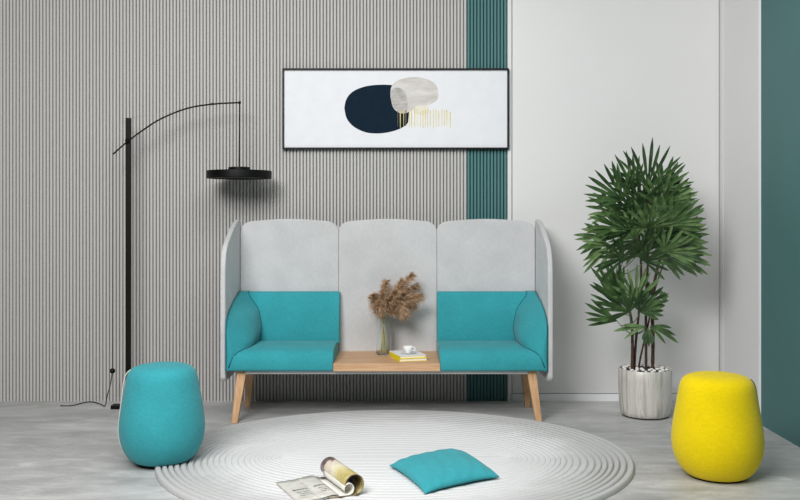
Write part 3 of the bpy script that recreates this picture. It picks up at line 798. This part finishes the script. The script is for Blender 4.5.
# ================================================================== POTTED PALM
def build_palm():
    px, py = 1.5275, 5.61
    root = empty('potted_palm', (px, py, 0), 'tall green fan palm in a streaked silver pot by the white wall', 'potted plant')
    bm = bmesh.new()
    lathe(bm, [(0.0, 0.002), (0.12, 0.002), (0.136, 0.006), (0.148, 0.018), (0.1545, 0.04), (0.159, 0.09), (0.162, 0.16), (0.1635, 0.23), (0.1635, 0.293), (0.1615, 0.2965), (0.1545, 0.2965), (0.1525, 0.293), (0.1525, 0.24), (0.0, 0.24)], seg=72)
    link('pot', bm, M['pot'], root)
    bm = bmesh.new(); lathe(bm, [(0.0, 0.002), (0.118, 0.0), (0.137, 0.004), (0.139, 0.009), (0.10, 0.006), (0, 0.006)], seg=48); link('pot_foot', bm, M['black'], root, label='dark base ring')
    bm = bmesh.new(); lathe(bm, [(0.0, 0.241), (0.1522, 0.241), (0.1522, 0.284), (0.10, 0.288), (0.0, 0.290)], seg=48); link('soil', bm, M['soil'], root)
    S = py / 900
    def W(x, y, dy=0.0):
        Y = py + dy; return Vector(((x - 400) * Y / 900 - px, dy, 1.25 - (y - 215) * Y / 900))
    rnd = random.Random(11)
    canes = [
        [W(632, 372, -0.03), W(632.5, 345, -0.03), W(631, 318, -0.04), W(624, 290, -0.06), W(618, 272, -0.08)],
        [W(634, 372, 0.0), W(636, 340, 0.0), W(640, 300, -0.01), W(641, 262, -0.02), W(638, 225, -0.03), W(636, 205, -0.03)],
        [W(646, 372, 0.03), W(646, 335, 0.03), W(646, 300, 0.03), W(648, 260, 0.03), W(650, 215, 0.02), W(649, 190, 0.02)],
        [W(652.5, 372, -0.02), W(653, 335, -0.02), W(652, 300, -0.02), W(657, 270, -0.03), W(666, 235, -0.04), W(670, 215, -0.05)],
        [W(638, 372, 0.04), W(641, 355, 0.05), W(648, 325, 0.06), W(655, 290, 0.08), W(664, 262, 0.08)],
    ]
    for c, r in zip(canes, (0.0095, 0.008, 0.0085, 0.0105, 0.006)):
        pts = smooth_path(c, 8)
        rr = (lambda r: (lambda t: r * (1.05 - 0.35 * t) * (1 + 0.09 * math.sin(t * 95))))(r)
        bm = bmesh.new(); tube(bm, pts, rr, 10); link('cane', bm, M['cane'], root)
    allc = [smooth_path(c, 10) for c in canes]

    def blade(bm, hub, d, n, L, w, droop):
        """one leaflet: folded strip that widens then ends in a blunt tip"""
        side = d.cross(n).normalized()
        K = 7; rows = []
        for i in range(K + 1):
            t = i / K
            wd = w * (0.22 + 0.78 * min(1, t * 1.9)) * (1 if t < 0.70 else max(0.12, 1 - ((t - 0.70) / 0.30) ** 2.0 * 0.88))
            c = hub + d * L * t + Vector((0, 0, -1)) * droop * L * t * t
            fold = n * wd * 0.28
            rows.append((bm.verts.new(c - side * wd + fold), bm.verts.new(c), bm.verts.new(c + side * wd + fold)))
        for a, b in zip(rows, rows[1:]):
            bm.faces.new((a[0], a[1], b[1], b[0])); bm.faces.new((a[1], a[2], b[2], b[1]))

    def frond(hub, ang, Lpx, tilt, spread, nb, droop=0.12, yaw=0.0):
        """hub local; ang: direction in the wall plane (deg, 0 = right, 90 = up); tilt: lean out of that plane towards the room"""
        L = Lpx * S
        a = math.radians(ang)
        d0 = Vector((math.cos(a), 0, math.sin(a)))
        n0 = Vector((0, -1, 0))
        # tilt the fan: main axis leans to the room (negative y) and the fan plane twists about its axis
        axis = d0.cross(n0).normalized()
        d1 = (Matrix.Rotation(math.radians(tilt), 3, axis) @ d0).normalized()
        if (d1.y > 0) == (tilt > 0): d1 = (Matrix.Rotation(math.radians(-tilt), 3, axis) @ d0).normalized()
        n1 = (n0 - n0.dot(d1) * d1).normalized()
        n1 = (Matrix.Rotation(math.radians(yaw), 3, d1) @ n1).normalized()
        bm = bmesh.new()
        for i in range(nb):
            ph = math.radians(lerp(-spread, spread, i / (nb - 1)) + rnd.uniform(-3, 3))
            d = (Matrix.Rotation(ph, 3, n1) @ d1).normalized()
            d = (d + n1 * rnd.uniform(-0.10, 0.16)).normalized()
            l = L * (1 - 0.22 * abs(ph / math.radians(spread)) ** 1.5) * rnd.uniform(0.88, 1.06)
            blade(bm, hub, d, n1, l, rnd.uniform(0.0095, 0.0130), droop * rnd.uniform(0.6, 1.5))
        # keep clear of the wall
        for v in bm.verts:
            if v.co.y > 0.355: v.co.y = 0.355 - (v.co.y - 0.355) * 0.15
            if v.co.x > 0.575: v.co.x = 0.575 + (v.co.x - 0.575) * 0.1
        f = link('frond', bm, M['leaf'], root, recalc=False)
        # petiole from the nearest point lower on a cane
        best = min((p for c in allc for p in c if p.z < hub.z - 0.02 and p.z > 0.5), key=lambda p: (p - hub).length + abs((hub.z - p.z) - 0.10) * 0.6, default=allc[0][20])
        mid = (best + hub) / 2 + Vector((0, 0, -0.012))
        bm = bmesh.new(); tube(bm, smooth_path([best, mid, hub], 5), lambda t: 0.0034 - 0.0014 * t, 6); link('petiole', bm, M['leaf'], f)
    F = [ # hub px, hub py, depth, angle, length px, tilt, half spread, blades, droop, yaw
        (648, 188, -0.02, 88, 50, 8, 62, 11, 0.02, 0), (634, 190, 0.02, 108, 42, 5, 55, 9, 0.03, 15), (662, 190, 0.00, 62, 36, 10, 55, 9, 0.04, -15),
        (622, 200, -0.06, 130, 44, 10, 60, 11, 0.04, 10), (614, 212, 0.00, 150, 32, 0, 60, 9, 0.08, 0), (640, 205, -0.12, 118, 42, 28, 70, 11, 0.04, 0),
        (660, 205, -0.12, 70, 42, 28, 70, 11, 0.04, 0), (670, 196, 0.02, 42, 28, 0, 50, 8, 0.05, 10), (672, 201, -0.02, 14, 26, 0, 26, 5, 0.02, 0),
        (618, 228, -0.08, 160, 36, 14, 62, 11, 0.08, 0), (608, 238, -0.03, 178, 36, 5, 50, 9, 0.14, 12), (612, 246, -0.10, 196, 38, 12, 45, 8, 0.10, -10),
        (630, 232, -0.20, 140, 40, 38, 75, 11, 0.08, 0), (648, 228, -0.22, 95, 42, 40, 80, 12, 0.06, 0), (668, 225, -0.18, 55, 42, 32, 75, 12, 0.06, 0),
        (678, 222, -0.05, 50, 30, 8, 62, 10, 0.05, 0), (680, 236, -0.10, 22, 30, 12, 60, 10, 0.08, 0), (677, 248, -0.06, 6, 34, 6, 45, 9, 0.10, 0),
        (676, 256, -0.02, -10, 34, 4, 30, 7, 0.10, 0), (664, 252, -0.20, 60, 38, 34, 80, 12, 0.10, 0), (662, 254, -0.16, -2, 36, 20, 50, 9, 0.08, 0),
        (640, 252, -0.24, 110, 34, 45, 85, 12, 0.10, 0), (624, 258, -0.18, 168, 40, 28, 60, 10, 0.10, 0), (645, 262, -0.22, 50, 30, 30, 80, 10, 0.12, 0),
        (655, 245, 0.12, 30, 38, -10, 80, 11, 0.08, 0), (634, 215, 0.12, 125, 38, -8, 80, 12, 0.08, 0), (660, 205, 0.14, 60, 40, -8, 80, 12, 0.06, 0),
        (640, 240, 0.10, 170, 38, -5, 70, 11, 0.08, 0), (670, 235, 0.08, 15, 30, -5, 80, 11, 0.08, 0), (650, 218, -0.05, 90, 40, 5, 90, 13, 0.05, 20),
        (634, 238, -0.06, 112, 36, 10, 70, 11, 0.05, 0), (653, 244, -0.05, 62, 34, 10, 75, 11, 0.06, 0), (645, 255, -0.10, 100, 28, 24, 75, 10, 0.08, 0),
        # lower left group
        (621, 304, -0.10, 114, 52, 8, 30, 8, 0.02, 0), (617, 321, -0.12, 156, 41, 8, 24, 6, 0.02, 0), (622, 310, -0.06, 136, 40, 12, 34, 7, 0.03, 0),
        (636, 300, -0.14, 98, 38, 18, 62, 10, 0.04, 0), (630, 312, -0.20, 128, 36, 34, 70, 10, 0.06, 0), (643, 306, -0.08, 66, 30, 10, 60, 9, 0.06, 0),
        (622, 290, 0.02, 130, 28, 0, 40, 7, 0.06, 0), (640, 312, -0.16, 60, 26, 20, 70, 9, 0.10, 0),
        # the low sprays
        (646, 327, -0.12, 176, 32, 10, 12, 3, 0.22, 0), (650, 327, -0.12, -6, 27, 8, 24, 4, 0.30, 0), (648, 328, -0.14, -92, 17, 14, 28, 5, 0.05, 0),
        (648, 312, -0.02, 10, 15, 5, 50, 5, 0.1, 0), (660, 298, 0.0, 30, 10, 0, 40, 4, 0.1, 0),
    ]
    for (x, y, dy, ang, Lp, tilt, spr, nb, dr, yaw) in F:
        frond(W(x, y, dy), ang + rnd.uniform(-4, 4), Lp, tilt, spr, nb, dr, yaw + rnd.uniform(-12, 12))
    # pebbles on the soil: each one its own thing
    for i in range(44):
        for _ in range(50):
            a = rnd.uniform(0, 2 * PI); r = 0.136 * math.sqrt(rnd.uniform(0.10, 1))
            x, y = r * math.cos(a), r * math.sin(a)
            if all((x - q[0]) ** 2 + (y - q[1]) ** 2 > 0.0305 ** 2 for q in used_peb) and all(((Vector((x, y)) - Vector((c[2].x, c[2].y))).length > 0.022) for c in allc): break
        else: continue
        used_peb.append((x, y))
        s = rnd.uniform(0.0095, 0.0118)
        bm = bmesh.new(); bmesh.ops.create_icosphere(bm, subdivisions=2, radius=1.0)
        ph = rnd.uniform(0, 6)
        for v in bm.verts: v.co *= 1 + 0.10 * math.sin(3 * v.co.x + ph) + 0.07 * math.sin(4 * v.co.y + ph * 2)
        bm.transform(Matrix.Rotation(rnd.uniform(0, 6), 4, 'Z') @ Matrix.Diagonal((s * 1.25, s, s * 0.8, 1)))
        o = link('pebble', bm, M['pebble']); o.location = (px + x, py + y, 0.2900 - 0.006 * (r / 0.152) ** 2 * 0.9 + s * 0.72)
        tag(o, 'small white pebble on the soil in the silver plant pot', 'pebble', 'white pebbles in the plant pot')
used_peb = []
build_palm()
